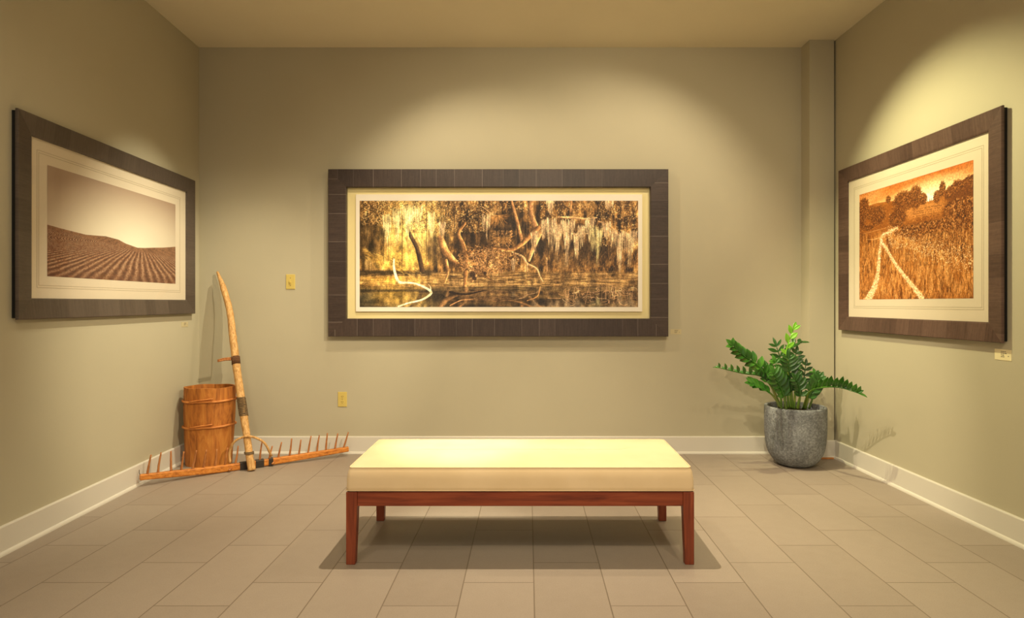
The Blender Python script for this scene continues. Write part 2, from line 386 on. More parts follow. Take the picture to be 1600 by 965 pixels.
    for p in ((160,205,150,320,70,B),(215,262,120,300,80,B),(268,330,100,300,80,B),(320,372,110,235,80,B),(400,440,140,290,60,B),(460,500,190,290,40,A),
              (690,735,150,290,45,A),(1000,1034,180,290,60,A),(1030,1085,170,350,110,A),(1072,1112,200,398,80,A),(1110,1185,180,330,120,A),(1130,1152,280,438,36,A),(1178,1208,250,405,56,A),(1200,1240,210,330,60,A),
              (1240,1290,170,300,90,A),(1262,1332,210,404,120,B),(1325,1375,190,290,70,A),(1366,1404,230,350,50,A),(1402,1440,240,482,80,A),(1440,1500,240,440,80,A),(1480,1516,240,330,40,A),(950,990,240,380,40,A),(1030,1080,62,150,60,A),(1340,1390,62,140,60,A),(845,868,390,470,24,A)):
        curtain(*p)
    # water mirrors the shore
    j = int((521-62)/c.sy); n = c.h-j
    idx = np.clip(j-(np.arange(n)*2.3).astype(int)-18, 0, c.h-1)
    ref = c.a[idx]; ref = (ref+np.roll(ref,2,1)+np.roll(ref,-2,1)+np.roll(ref,4,1)+np.roll(ref,-4,1))/5
    c.a[j:] = ref*.62+np.array((22,20,14))*.75
    w = np.clip((Y-521)/4,0,1)
    c.mix(w*np.clip((N(.004,.12,3,40)-.52)*5,0,1)*.35, (150,120,66))
    c.mix(w*c.blob(230,575,200,60,.7)*.5*N(.02,.05,3,41), (206,166,72)); c.mix(w*c.blob(60,600,90,90,.7)*.5,(62,62,48)); c.mix(w*c.blob(450,560,60,60,.7)*.5,(50,44,30))
    T([(1000,520),(985,570),(930,594)],[4,5,3],(206,150,84),.1); T([(520,548),(600,560),(700,540)],[12,10,6],(48,36,24),.1); T([(520,620),(580,592),(640,588)],[6,5,4],(190,140,84),.1)
    for _ in range(95):
        x, y = r.uniform(1120,1500), r.uniform(524,604); R_ = r.uniform(10,34); a0 = r.uniform(0,2*PI)
        c.stroke([(x+math.cos(a0+k*.4)*R_, y+math.sin(a0+k*.4)*R_*.6) for k in range(r.randint(4,9))], 1.9, r.choice([(232,186,128),(196,150,96),(150,112,66)]), .75)
    for _ in range(24):
        x = r.uniform(1130,1500); c.stroke([(x,r.uniform(510,540)),(x+r.uniform(-20,20),r.uniform(570,622))], 2, (214,168,112), .7)
    c.stroke([(1040,580),(1110,582)],2.4,(220,170,110),.8)
    # pale fallen branch
    T([(222,372),(222,420),(240,482),(262,498),(320,500),(380,520),(420,552),(372,588),(300,606),(246,624)], [7,13,15,13,9,11,13,10,8,9], (255,236,170), .08)
    T([(420,552),(416,520),(404,505)],[6,4,2],(240,200,140),.1)
    n_ = N(.3,.3,2,60)-.5; n2 = N(.06,.03,4,61)-.5; c.a = c.a*(1+.55*n_[...,None]+.9*n2[...,None]); c.a = np.clip((c.a-118)*1.28+132,0,255)*np.array((.98,1.0,1.10))+np.array((0,0,5))
    return c

def field():
    c = Cv(620, 300, 0, 0, 1, 1); X, Y = c.X, c.Y
    hz = np.interp(X[0], [0,.076,.235,.376,.47,.53,.63,.7,.755,.88,1], [.535,.548,.568,.55,.562,.592,.618,.606,.592,.565,.53])
    hz = hz[None,:]
    t = np.clip(Y/.6,0,1)[...,None]; d = np.clip(np.hypot((X-.58)/.85,(Y-.62)/.66),0,1)[...,None]**1.3
    c.a = np.array((236,230,206))*(1-d)+np.array((166,142,122))*d
    c.a = c.a*(1+.03*(c.noise(4,4,3,2)-.5)[...,None])
    g = Y-hz; m = np.clip(g*300,0,1)
    c.mix(m, (124,88,64))
    # far fold
    fold = np.interp(X[0],[0,.12,.3,.45,.6,.75,1],[.57,.575,.60,.625,.66,.66,.66])[None,:]
    far = m*np.clip((fold-Y)*120,0,1)
    wob = c.noise(7,9,3,5)-.5
    s1 = np.sin((X-.62)*150/(1+(Y-hz)*9)+wob*3)
    c.mix(far*np.clip(s1,0,1)*.55*np.clip((Y-hz)*30,0,1),(82,54,40)); c.mix(far*(.4+.6*c.noise(8,8,3,6)>.68)*.25,(150,112,84))
    near = m*np.clip((Y-fold)*120,0,1)
    yy = np.maximum(Y-.545,.012)
    sx = (X-.66)/yy**.92
    stripe = np.sin(sx*38+wob*3.0+np.sin(sx*1.3)*.8)
    n = c.noise(160,110,2,7); n3 = c.noise(60,60,2,9)
    c.mix(near,(116,80,58))
    c.mix(near*np.clip(stripe*.8+(n-.5)*3.6,0,1)*.85,(200,164,130)); c.mix(near*np.clip(-stripe*.9+(n3-.5)*2.4,0,1)*.7,(80,50,38))
    c.mix(near*np.clip((Y-.9)*4,0,.3),(90,58,44))
    c.mix(m*np.clip((n-.5)*2,0,.4),(60,40,30)); c.a = c.a*np.where(m>.5,1.12,1)[...,None]
    return c

def path():
    c = Cv(520, 420, 0, 0, 1, 1); X, Y = c.X, c.Y; r = random.Random(5); N = c.noise
    c.a[:] = (170,108,52)
    t = np.clip(Y/.22,0,1)[...,None]; c.a = np.array((176,106,48))*(1-t)+np.array((236,186,122))*t
    c.mix(c.blob(.68,.17,.4,.16,.9),(252,226,170)); c.mix(np.clip((N(3,14,4,2)-.5)*3,0,1)*(Y<.2)*.35,(250,214,156))
    ground = np.interp(X[0],[0,.2,.35,.6,.72,.8,.9,1],[.13,.12,.14,.2,.2,.17,.13,.10])[None,:]
    m = np.clip((Y-ground)*200,0,1)
    c.mix(m,(172,116,58)); c.mix(m*(N(8,20,4,3)),(134,84,38)); c.mix(m*c.blob(.6,.28,.3,.07,.5)*.6,(206,148,84))
    dk, md, lt = (78,48,24), (126,80,38), (196,140,78)
    c.mix(np.clip((Y-np.interp(X[0],[0,.72,.8,.9,1],[2,2,.18,.13,.10])[None,:])*200,0,1)*np.clip((.26-Y)*30,0,1)*.8,(104,66,32))
    def tree(cx,cy,rx_,ry_,n,seed):
        c.mix(c.blob(cx,cy,rx_,ry_,.25)*.9,(104,66,32))
        q = random.Random(seed)
        for _ in range(n*3):
            a = q.uniform(0,2*PI); k = q.random()**.5*q.uniform(.85,1.12); x = cx+math.cos(a)*k*rx_; y = cy+math.sin(a)*k*ry_
            col = q.choice([dk,md,lt,(150,98,48),dk]); c.stroke([(x,y),(x+q.uniform(-.004,.004),y+q.uniform(-.004,.004))],q.uniform(.003,.006),col,.7)
    # castle on the far ridge
    for x,w,h in ((.655,.012,.03),(.672,.016,.05),(.69,.010,.035),(.705,.014,.028),(.72,.008,.02)): c.stroke([(x,.215-h),(x,.215)],w,(255,238,196),1)
    for p in ((.05,.11,.06,.07,220,1),(.0,.24,.07,.13,260,2),(.12,.2,.1,.06,260,3),(.2,.24,.09,.09,300,4),(.31,.12,.025,.035,60,5),(.45,.17,.10,.09,420,6),(.56,.16,.06,.10,300,7),(.40,.3,.09,.08,360,8),
              (.63,.19,.03,.05,90,9),(.74,.2,.03,.05,110,10),(.78,.15,.025,.06,90,11),(.84,.19,.035,.05,120,12),(.89,.17,.045,.06,180,13),(.97,.19,.05,.09,200,14),(.02,.42,.05,.06,180,15),(.1,.33,.06,.03,120,16)): tree(*p)
    # meadow and vineyard
    f = np.clip((Y-.36)*12,0,1)
    c.mix(f*.6,(160,106,50)); c.mix(f*np.clip((N(60,12,4,8)-.42)*4,0,1)*.8,(206,150,86)); c.mix(f*np.clip((.47-N(50,14,4,9))*6,0,1)*.7,(96,60,28))
    for k in range(9):
        y0 = .26+k*.018
        for q in range(90):
            x = .54+q*.0045; y = y0+(x-.54)*.05+r.uniform(-.003,.003); c.stroke([(x,y),(x+.002,y+.004)],.004,r.choice([dk,md,md,lt]),.6)
    vy = np.clip((X-np.interp(Y[:,0],[0,.36,.45,.7,1],[2,.38,.38,.9,1.2])[:,None])*14,0,1)*np.clip((Y-.36)*30,0,1)
    vy = np.maximum(vy, c.blob(.93,.4,.17,.26,.3))
    c.mix(vy*.8,(112,72,36))
    for _ in range(8000):
        x, y = r.uniform(.36,1), r.uniform(.26,.78)
        if vy[min(int(y*419),419), min(int(x*519),519)] < .5: continue
        c.stroke([(x,y),(x+r.uniform(-.008,.008),y+r.uniform(-.012,.012))], r.uniform(.003,.006), r.choice([dk,(60,38,20),md,lt,(206,152,92)]), .7)
    for _ in range(3200):
        x, y = r.random(), r.uniform(.5,1); L = r.uniform(.02,.06)
        c.stroke([(x,y),(x+r.uniform(-.012,.012),y-L)], .0032, r.choice([(224,172,104),(110,70,32),(176,120,60),(198,146,84)]), .55)
    for _ in range(900):
        x = r.uniform(.28,1); y = .44+(x-.28)*.42+r.gauss(0,.055)
        c.stroke([(x,y),(x+.003,y)], r.uniform(.002,.006), (246,208,150), .7)
    # the double track
    def track(pts, w, col):
        p = smooth(pts,8); W = list(np.interp(np.linspace(0,1,len(p)),np.linspace(0,1,len(w)),w)); c.stroke(p, W, col, .9, 3)
        for (x,y),q in zip(p,W):
            for _ in range(14):
                a, b = x+r.uniform(-q,q)*.6, y+r.uniform(-.02,.02); c.stroke([(a,b),(a+r.uniform(-.3,.3)*q,b+r.uniform(.002,.008))], .004, r.choice([(255,226,180),(150,98,50),(236,190,130)]), .6)
    track([(.40,.385),(.33,.40),(.26,.425),(.24,.47),(.30,.56),(.37,.68),(.47,.81),(.57,.93),(.62,1.0)],[.008,.014,.022,.02,.022,.026,.032,.036],(240,196,138))
    track([(.24,.47),(.225,.55),(.215,.66),(.20,.78),(.16,.90),(.10,1.0)],[.014,.02,.028,.036,.05,.07],(236,190,132))
    c.stroke([(.08,.44),(.17,.45),(.25,.44)],[.004,.010,.012],(214,164,104),.8,3); c.stroke([(.05,.38),(.2,.37),(.32,.365)],[.004,.006,.004],(206,156,98),.7,2)
    c.a = c.a*(1+.35*(N(150,120,2,60)-.5)[...,None]); c.a = np.clip(c.a*np.array((1.0,1.04,1.18))+np.array((4,0,0)),0,255); c.a = (c.a-140)*1.3+140
    return c

def print_mesh(name, cv, w, h, mat, parent):
    """grid in local XZ (front towards -Y) coloured per vertex"""
    W, H = cv.w, cv.h
    xs = np.linspace(-w/2,w/2,W); zs = np.linspace(h/2,-h/2,H)
    co = np.zeros((H,W,3)); co[...,0] = xs[None,:]; co[...,2] = zs[:,None]
    i = np.arange(H*W).reshape(H,W)
    q = np.stack([i[1:,:-1], i[1:,1:], i[:-1,1:], i[:-1,:-1]], -1).reshape(-1,4)
    me = bpy.data.meshes.new(name); me.vertices.add(H*W); me.vertices.foreach_set('co', co.ravel())
    me.loops.add(q.size); me.loops.foreach_set('vertex_index', q.ravel().astype(np.int32))
    me.polygons.add(len(q)); me.polygons.foreach_set('loop_start', np.arange(0,q.size,4,dtype=np.int32)); me.update(calc_edges=True)
    at_ = me.color_attributes.new('print','FLOAT_COLOR','POINT'); a = np.ones((H*W,4)); a[:,:3] = cv.lin().reshape(-1,3)
    at_.data.foreach_set('color', a.ravel().astype(np.float32))
    return link(name, me, mat, parent)

# ------------------------------------------------------------------ framed pictures (local: X right, Z up, front towards -Y, wall plane y=0)
def rails(root, W, H, w, prof, mat):
    for (L, rot, off) in ((W,0,(0,0,-H/2)),(W,PI,(0,0,H/2)),(H,PI/2,(-W/2,0,0)),(H,-PI/2,(W/2,0,0))):
        bm = bmesh.new()
        # bottom rail: outer edge at z=0, inner at z=w ; mitred
        r0 = [Vector((-L/2+p, -q, p)) for p, q in prof]; r1 = [Vector((L/2-p, -q, p)) for p, q in prof]
        loft(bm, [r0, r1])
        o = from_bm('frame_rail', bm, mat, root); o.location = off; o.rotation_euler = (0, rot, 0)
def plate(name, x0, x1, z0, z1, y0, y1, mat, root, bev=0):
    bm = bmesh.new(); box(bm, (x0,y0,z0), (x1,y1,z1))
    if bev: bevel(bm, bev)
    return from_bm(name, bm, mat, root)
def ring(name, x0, x1, z0, z1, w, y, t, mat, root):
    bm = bmesh.new()
    for a, b in (((x0,z0),(x1,z0+w)),((x0,z1-w),(x1,z1)),((x0,z0+w),(x0+w,z1-w)),((x1-w,z0+w),(x1,z1-w))): box(bm, (a[0],y-t,a[1]), (b[0],y,b[1]))
    return from_bm(name, bm, mat, root)

# centre picture
T = .07
yf = BACK-T
x0, x1 = (512.5-CX)/F*yf, (1044.5-CX)/F*yf; z1, z0 = CAMZ-(264-CY)/F*yf, CAMZ-(525.5-CY)/F*yf
W, H = x1-x0, z1-z0; ccx, ccz = (x0+x1)/2, (z0+z1)/2
root = tag(empty('framed_picture', (ccx, BACK, ccz)), 'wide dark-framed picture of mossy swamp trees hanging on the back wall', 'picture')
w = .140
rails(root, W, H, w, [(0,0),(0,T-.004),(.004,T),(w-.004,T),(w,T-.004),(w,.026),(w-.012,.026),(w-.012,0)], M['ven_c'])
plate('mount_board', -W/2+w-.011, W/2-w+.011, -H/2+w-.011, H/2-w+.011, -.025, -.018, M['cream'], root)
def loc(px, py, d): p = at(px,py,d); return p.x-ccx, p.z-ccz
dp = BACK-.045
a0, b1 = loc(556,303.5,dp); a1, b0 = loc(1003.5,486.5,dp)
sh = plate('print_sheet', a0, a1, b0, b1, -.045, -.0255, M['paper'], root, .001)
p0, q1 = loc(562,313.5,dp); p1, q0 = loc(997,479.5,dp)
pr = print_mesh('print', swamp(), p1-p0, q1-q0, M['print'], root); pr.location = ((p0+p1)/2, -.0456, (q0+q1)/2)
plate('glass', -W/2+w, W/2-w, -H/2+w, H/2-w, -.0595, -.0575, M['glass'], root)

def side_picture(side, near, far, opening, art, cv, ven, label):
    """near/far: (px, top py, bottom py) of frame edges."""
    t = .036
    k, base = (-.0577, lx(0)) if side < 0 else (-.03, rx(0))
    def dep(px, off):  # depth where the ray meets the plane parallel to the wall, off metres into the room
        return (base - side*off)/((px-CX)/F - k)
    def P(px, py, off):
        return at(px, py, dep(px, off))
    A, B = P(near[0],near[1],t), P(far[0],far[1],t); C_, D_ = P(near[0],near[2],t), P(far[0],far[2],t)
    zt, zb = (A.z+B.z)/2, (C_.z+D_.z)/2
    mid = (A+B)/2; mid.z = (zt+zb)/2
    W = (Vector((A.x,A.y))-Vector((B.x,B.y))).length; H = zt-zb
    ang = math.atan2(1, k)                      # wall direction in plan
    d = Vector((math.cos(ang), math.sin(ang), 0))       # pointing away from the camera
    # local X: viewer's right when facing the wall
    X = d if side < 0 else -d
    Y = Vector((-X.y, X.x, 0))                    # into the wall
    rz = math.atan2(X.y, X.x)
    o = mid + Y*t
    root = tag(empty('framed_picture', o, (0,0,rz)), label, 'picture')
    def L(px, py, off):
        q = P(px,py,off)-o; return q.dot(X), q.z
    nx, nz1 = L(opening[0][0], opening[0][1], t-.014); _, nz0 = L(opening[0][0], opening[0][2], t-.014)
    fx, fz1 = L(opening[1][0], opening[1][1], t-.014); _, fz0 = L(opening[1][0], opening[1][2], t-.014)
    w = ((W/2-abs(nx)) + (W/2-abs(fx)) + (H/2-(nz1+fz1)/2) + (H/2+(nz0+fz0)/2))/4
    print('side', side, 'W', W, 'H', H, 'w', w, (W/2-abs(nx)), (W/2-abs(fx)), (H/2-(nz1+fz1)/2), (H/2+(nz0+fz0)/2))
    rails(root, W, H, w, [(0,t-.014),(0,t-.003),(.004,t),(.020,t-.002),(w-.008,t-.011),(w,t-.014),(w,t-.026),(w-.02,t-.026),(w-.02,t-.014)][:7]+[(w-.012,t-.026),(w-.012,t-.016)], M[ven])
    ring('frame_back', -W/2+.008, W/2-.008, -H/2+.008, H/2-.008, w-.025, 0, t-.0145, M['black'], root)
    iw, ih = W/2-w+.008, H/2-w+.008
    plate('mat_board', -iw, iw, -ih, ih, -(t-.024), -.006, M['mat'], root)
    off = t-.024
    nx, a1 = L(art[0][0], art[0][1], off); _, a0 = L(art[0][0], art[0][2], off)
    fx, c1 = L(art[1][0], art[1][1], off); _, c0 = L(art[1][0], art[1][2], off)
    xa, xb = min(nx,fx), max(nx,fx); za, zb_ = (a0+c0)/2, (a1+c1)/2
    p = print_mesh('print', cv, xb-xa, zb_-za, M['print'], root); p.location = ((xa+xb)/2, -(off+.0008), (za+zb_)/2)
    for g in (.05, .062):
        e = ring('embossed_line', xa-g-.01, xb+g+.01, za-g, zb_+g, .0022, -off, .0006, M['mat_line'], root)
    plate('glass', -iw, iw, -ih, ih, -(t-.0165), -(t-.0185), M['glass'], root)
    return root, X, Y
side_picture(-1, (28.5,169,499), (305.5,282,490), ((47,210,468),(290,298,469)), ((73.6,258,431.6),(274,319,443)), field(), 'ven_l',
    'grey-brown framed picture of ploughed field rows hanging on the left wall')
side_picture(1, (1565,164,533), (1309.5,267,517), ((1547,205,501),(1326,280.6,496)), ((1521,250.6,465.6),(1343,303.7,467.8)), path(), 'ven_r',
    'red-brown framed picture of a country track hanging on the right wall')

# ------------------------------------------------------------------ small wall things
def wall_plate(px, py, name, label, cat, kind):
    p = at(px, py, BACK-.003)
    root = tag(empty(name, (p.x, BACK, p.z)), label, cat)
    bm = bmesh.new(); vs = box(bm, (-.0355,-.0065,-.0585), (.0355,0,.0585))
    bevel(bm, .003, 2, [e for e in bm.edges if all(v.co.y < -.003 for v in e.verts)]); from_bm('cover_plate', bm, M['plate'], root)
    if kind == 'switch':
        bm = bmesh.new(); box(bm, (-.012,-.0078,-.022), (.012,-.0064,.022)); bevel(bm,.0005); from_bm('toggle_surround', bm, M['plate'], root)
        bm = bmesh.new(); box(bm, (-.0055,-.021,-.010), (.0055,-.007,.006)); bmesh.ops.rotate(bm, verts=bm.verts, cent=(0,-.007,0), matrix=Matrix.Rotation(.35,3,'X')); bevel(bm,.0012); from_bm('toggle', bm, M['plate'], root)
        zz = (.030,-.030)
    else:
        for s in (.021,-.021):
            bm = bmesh.new(); bmesh.ops.create_cone(bm, cap_ends=True, segments=24, radius1=.0165, radius2=.0160, depth=.0016, matrix=Matrix.Translation((0,-.0072,s)) @ Matrix.Rotation(PI/2,4,'X'))
            r = from_bm('socket', bm, M['plate'], root)
            bm = bmesh.new()
            for sx in (-.006,.006): box(bm, (sx-.0012,-.0086,s-.002),(sx+.0012,-.0079,s+.007))
            box(bm, (-.0022,-.0086,s-.010),(.0022,-.0079,s-.006)); from_bm('slots', bm, M['plate_dark'], r)
        zz = (0,)
    for z in zz:
        bm = bmesh.new(); bmesh.ops.create_cone(bm, cap_ends=True, segments=12, radius1=.003, radius2=.0026, depth=.0012, matrix=Matrix.Translation((0,-.0070,z)) @ Matrix.Rotation(PI/2,4,'X')); from_bm('screw', bm, M['plate_dark'], root)
wall_plate(454,440,'light_switch','almond toggle light switch on the back wall left of the wide picture','light switch','switch')
wall_plate(535,623.5,'wall_outlet','almond power outlet low on the back wall above the rake','power outlet','outlet')
def card(pos, rz, w, h, label, mat):
    root = tag(empty('wall_label', pos, (0,0,rz)), label, 'wall label')
    bm = bmesh.new(); box(bm, (-w/2,-.0018,-h/2), (w/2,0,h/2)); from_bm('card', bm, mat, root)
    bm = bmesh.new(); r = random.Random(int(w*1e4)); 
    for k, z in enumerate((.30,.14,-.02,-.18)):
        x = -w*.12
        while x < w*(.18-.05*k):
            q = r.uniform(.05,.12)*w; box(bm, (x,-.0023,(z-.035)*h), (x+q,-.0017,(z+.035)*h)); x += q+w*.025
    box(bm, (w*.30,-.0023,-.14*h), (w*.36,-.0017,-.06*h))
    from_bm('print_lines', bm, M['ink'], root)
def on_wall(px, side):
    k, base = (-.0577, lx(0)) if side < 0 else (-.03, rx(0))
    return base/((px-CX)/F - k)
d = on_wall(1567.5, 1); p = at(1567.5, 554, d); card(p, math.atan2(-1,.03), .105, .055, 'small printed card on the right wall below the track picture', M['label'])
d = on_wall(288.5, -1); p = at(288.5, 506.5, d); card(p, math.atan2(1,-.0577), .10, .036, 'small pale label on the left wall below the field picture', M['clear_label'])
p = at(1056, 518, BACK); card(p, 0, .085, .04, 'tiny pale label on the back wall right of the wide picture', M['clear_label'])

# ------------------------------------------------------------------ bench
BX0, BX1, BY0, BY1 = -.829, .757, 2.78, 3.374
bc = ((BX0+BX1)/2, (BY0+BY1)/2)
bench = tag(empty('bench', (bc[0],bc[1],0)), 'long low bench with cream cushion and reddish wood legs in the room centre', 'bench')
hw, hd = (BX1-BX0)/2, (BY1-BY0)/2
RT, RB = .332, .266
def leg(sx, sy):
    bm = bmesh.new(); rings = []
    for z, wq in ((0,.041),(RB,.050),(RT-.001,.050)):
        xo, yo = sx*hw, sy*hd; xi, yi = sx*(hw-wq), sy*(hd-wq*.9)
        if z == 0: pass
        rings.append([Vector((xo,yo,z)),Vector((xi,yo,z)),Vector((xi,yi,z)),Vector((xo,yi,z))])
    loft(bm, rings); bevel(bm, .002, 1); return from_bm('leg', bm, M['bench_z'], bench)
for sx in (-1,1):
    for sy in (-1,1): leg(sx, sy)
for sy in (-1,1):
    bm = bmesh.new(); y = sy*(hd-.004); box(bm, (-hw+.0505,y-sy*.026,RB), (hw-.0505,y,RT-.001)); bevel(bm,.0015,1); from_bm('rail', bm, M['bench_x'], bench)
for sx in (-1,1):
    bm = bmesh.new(); x = sx*(hw-.004); box(bm, (x-sx*.026,-hd+.046,RB), (x,hd-.046,RT-.001)); bevel(bm,.0015,1); from_bm('side_rail', bm, M['bench_z'], bench)
bm = bmesh.new(); box(bm, (-hw+.03,-hd+.03,RT-.02), (hw-.03,hd-.03,RT+.002)); from_bm('seat_board', bm, M['black'], bench)
# cushion: rounded box, crowned
def cushion():
    bm = bmesh.new(); rings = []
    def rr(hx, hy, r, z, n=8):
        pts = []
        for cx, cy, a0 in ((hx-r,hy-r,0),(-hx+r,hy-r,PI/2),(-hx+r,-hy+r,PI),(hx-r,-hy+r,3*PI/2)):
            for k in range(n+1):
                a = a0+PI/2*k/n; pts.append(Vector((cx+r*math.cos(a), cy+r*math.sin(a), z)))
        return pts
    z0, z1 = RT+.002, .441
    prof = [(.004,z0),(0,z0+.004),(.0,z0+.02),(.001,z0+.055),(.006,z1-.020),(.011,z1-.007),(.014,z1-.002),(.020,z1)]
    for ins, z in prof: rings.append(rr(hw-ins+.002, hd-ins+.002, .022, z))
    for k in (.06,.13,.22,.30):
        dz = .014*(1-(1-k/.30)**2); rings.append(rr(hw-.018-k*.9, hd-.018-k*.9, .022+k*.05 if hd-.018-k*.9 > .06 else .01, z1+dz))
    loft(bm, rings)
    return bm
cu = from_bm('cushion', cushion(), M['fabric'], bench, True)
for z, ins in ((.4395,.0125),(RT+.0065,-.0012)):
    bm = bmesh.new(); hx, hy, r = hw-ins+.002, hd-ins+.002, .022; pts = []
    for cx, cy, a0 in ((hx-r,hy-r,0),(-hx+r,hy-r,PI/2),(-hx+r,-hy+r,PI),(hx-r,-hy+r,3*PI/2)):
        for k in range(7):
            a = a0+PI/2*k/6; pts.append(Vector((cx+r*math.cos(a), cy+r*math.sin(a), z)))
    pts.append(pts[0]); tube(bm, pts, .0026 if z > .4 else .002, 6, cap=False); from_bm('piping', bm, M['fabric'], cu, True)

# ------------------------------------------------------------------ stave bucket in the corner
bk = tag(empty('wooden_barrel', (-2.372,4.545,0)), 'old wooden churn-like barrel with two branch hoops in the left corner', 'barrel')
def oval(a, b, z, n=64, dx=0, seed=0, amp=0, tilt=0):
    r = random.Random(seed); ph = [r.uniform(0,6.28) for _ in range(4)]
    return [Vector((dx+a*math.cos(t)*(1+amp*math.sin(3*t+ph[0])), b*math.sin(t)*(1+amp*math.sin(2*t+ph[1])), z+tilt*math.cos(t)+amp*.3*math.sin(5*t+ph[2]))) for t in [2*PI*k/n for k in range(n)]]
BH = .572
bm = bmesh.new(); R = []
for k in range(15):
    f = k/14; z = f*BH; a = .163+.019*min(1,f*1.5)-.003*max(0,f-.7); dx = .010*f-.004
    R.append(oval(a, .128+.012*f, z, dx=dx, amp=.006))
for k in range(8):
    f = 1-k/7*.92; z = f*BH; a = .163+.019*min(1,f*1.5)-.003*max(0,f-.7)-.014; R.append(oval(a, .128+.012*f-.014, z, dx=.010*f-.004, amp=.006))
# stave grooves
for ringv in R[:15]:
    for i, v in enumerate(ringv):
        if i % 7 == 3: v.x -= (v.x)*.008; v.y -= v.y*.012
loft(bm, R); from_bm('body', bm, M['stave'], bk, False)
for z, tl in ((.474,.004),(.286,.008)):
    f = z/BH; a = .163+.019*min(1,f*1.5)-.003*max(0,f-.7)+.006
    bm = bmesh.new(); pts = oval(a, .128+.012*f+.006, z, dx=.010*f-.004, amp=.006, tilt=tl); pts.append(pts[0].copy())
    tube(bm, pts, .0085, 8, .08, cap=False); hp = from_bm('hoop', bm, M['hoop'], bk, True)
    bm = bmesh.new(); e = [pts[i] + (pts[i]*Vector((1,1,0)).length if 0 else Vector((0,0,0))) for i in range(44,54)]
    q = [Vector((v.x*1.035, v.y*1.06, v.z+.006+.002*i)) for i, v in enumerate(e)]; tube(bm, q, .0055, 7, .1); from_bm('hoop_tail', bm, M['hoop'], hp, True)

# ------------------------------------------------------------------ the big wooden hay rake
B0, B1, B2 = Vector((-2.520,3.965,.060)), Vector((-2.058,4.364,.026)), Vector((-1.396,4.742,.058))
rk = tag(empty('hay_rake', (-2.0,4.38,0)), 'large antique wooden hay rake with upright pegs leaning in the corner', 'rake')
def rp(v): return v - Vector((-2.0,4.38,0))
path_b = [rp(v) for v in catmull([B0,B1,B2], 14)]
bm = bmesh.new(); rings = []
for i, p in enumerate(path_b):
    t = (path_b[min(i+1,len(path_b)-1)]-path_b[max(i-1,0)]).normalized(); u = Vector((-t.y,t.x,0)).normalized(); z = Vector((0,0,1))
    f = i/(len(path_b)-1); hy, hz = .017, .020+.006*math.sin(PI*f)-.002
    c = [(-1,-.7),(-.7,-1),(.7,-1),(1,-.7),(1,.7),(.7,1),(-.7,1),(-1,.7)]
    rings.append([p+u*a*hy+z*b*hz for a, b in c])
loft(bm, rings); from_bm('head_beam', bm, M['old_x'], rk)
def beam_at(px):
    best = min(catmull([B0,B1,B2], 60), key=lambda v: abs(CX+F*v.x/v.y-px)); return best.copy()
tines = [(100,862,117,788),(145,862,157,778),(195,850,196,773),(238,853,247,775),(283,845,297,770),(327,843,337,768),(368,838,378,765),(410,832,421,760),(452,826,463,752),(497,820,510,742),
 (545,812,557,738),(583,808,598,753),(622,806,635,738),(663,793,675,723),(702,787,712,728),(738,780,752,713),(772,778,785,710),(812,770,817,702),(845,765,858,703),(882,757,900,698)]
for i, (a,b,c,d_) in enumerate(tines):
    bx, tx, ty = 190+a/2.54, 190+c/2.54, 400+d_/2.54
    p = beam_at(bx); q = at(tx, ty, p.y+random.uniform(-.01,.02)); p.z += .006
    bm = bmesh.new(); m = (p+q)/2+Vector((random.uniform(-.003,.003),0,0))
    tube(bm, catmull([rp(p),rp(m),rp(q)],4), lambda f: .0082-.0036*f, 8, .08, i); from_bm('peg', bm, M['tine'], rk, True)
hd_pts = [((393.5,734),4.335),((390,712),4.345),((385.7,681.5),4.40),((379,636),4.47),((369,569),4.565),((364,527),4.62),((359,486.6),4.68),((349.5,451),4.74),((339.6,424.4),4.79)]
H3 = [rp(at(*p, d)) for p, d in hd_pts]; H3[0].z = .003 if H3[0].z < .003 else H3[0].z
Hc = catmull(H3, 8)
bm = bmesh.new(); tube(bm, Hc, lambda f: .027-.002*f-.004*math.sin(f*9)*.5 if f < .86 else .025-(f-.86)*.12, 12, .07, 5)
from_bm('handle', bm, M['handle'], rk, True)
def seg(za, zb): return [p for p in Hc if za <= p.z <= zb]
s = seg(.70,.81); bm = bmesh.new(); tube(bm, s if len(s) > 2 else Hc[28:33], .031, 12, .10, 9); from_bm('bark_band', bm, M['bark'], rk, True)
def helix(za, zb, r, turns, tr, name):
    q0, q1 = min(Hc, key=lambda p: abs(p.z-za)), min(Hc, key=lambda p: abs(p.z-zb)); pts = []
    n = turns*14
    for k in range(n+1):
        f = k/n; c = q0.lerp(q1, f); a = 2*PI*turns*f; pts.append(c+Vector((r*math.cos(a), r*math.sin(a), random.uniform(-.001,.001))))
    bm = bmesh.new(); tube(bm, pts, tr, 6); from_bm(name, bm, M['twine'], rk, True)
helix(.375,.505,.0275,15,.0048,'twine_wrap')
helix(.112,.138,.029,4,.004,'twine_wrap')
# side grip pegs
p = at(364.5,561,4.575)
for dz, dy in ((0,0),(.010,.018)):
    bm = bmesh.new(); q = at(340,564.5,4.545+dy); tube(bm, catmull([rp(p+Vector((.02,0,dz))),rp((p+q)/2+Vector((0,0,dz+.004))),rp(q+Vector((0,0,dz)))],4), lambda f: .0085-.003*f, 8, .08, 4); from_bm('side_grip', bm, M['tine'], rk, True)
# bow brace over the beam
bow = [(359,722,4.36),(359,706,4.355),(366,690,4.35),(380,682.5,4.365),(390,681.5,4.372),(403,685,4.40),(415,694,4.43),(423.5,711,4.46)]
bow = [(359.5,723,4.345)]+bow[1:-1]+[(424,712,4.475)]
bm = bmesh.new(); tube(bm, catmull([rp(at(a,b,d)) for a,b,d in bow],6), .0085, 8, .06, 2); from_bm('bow_brace', bm, M['handle'], rk, True)
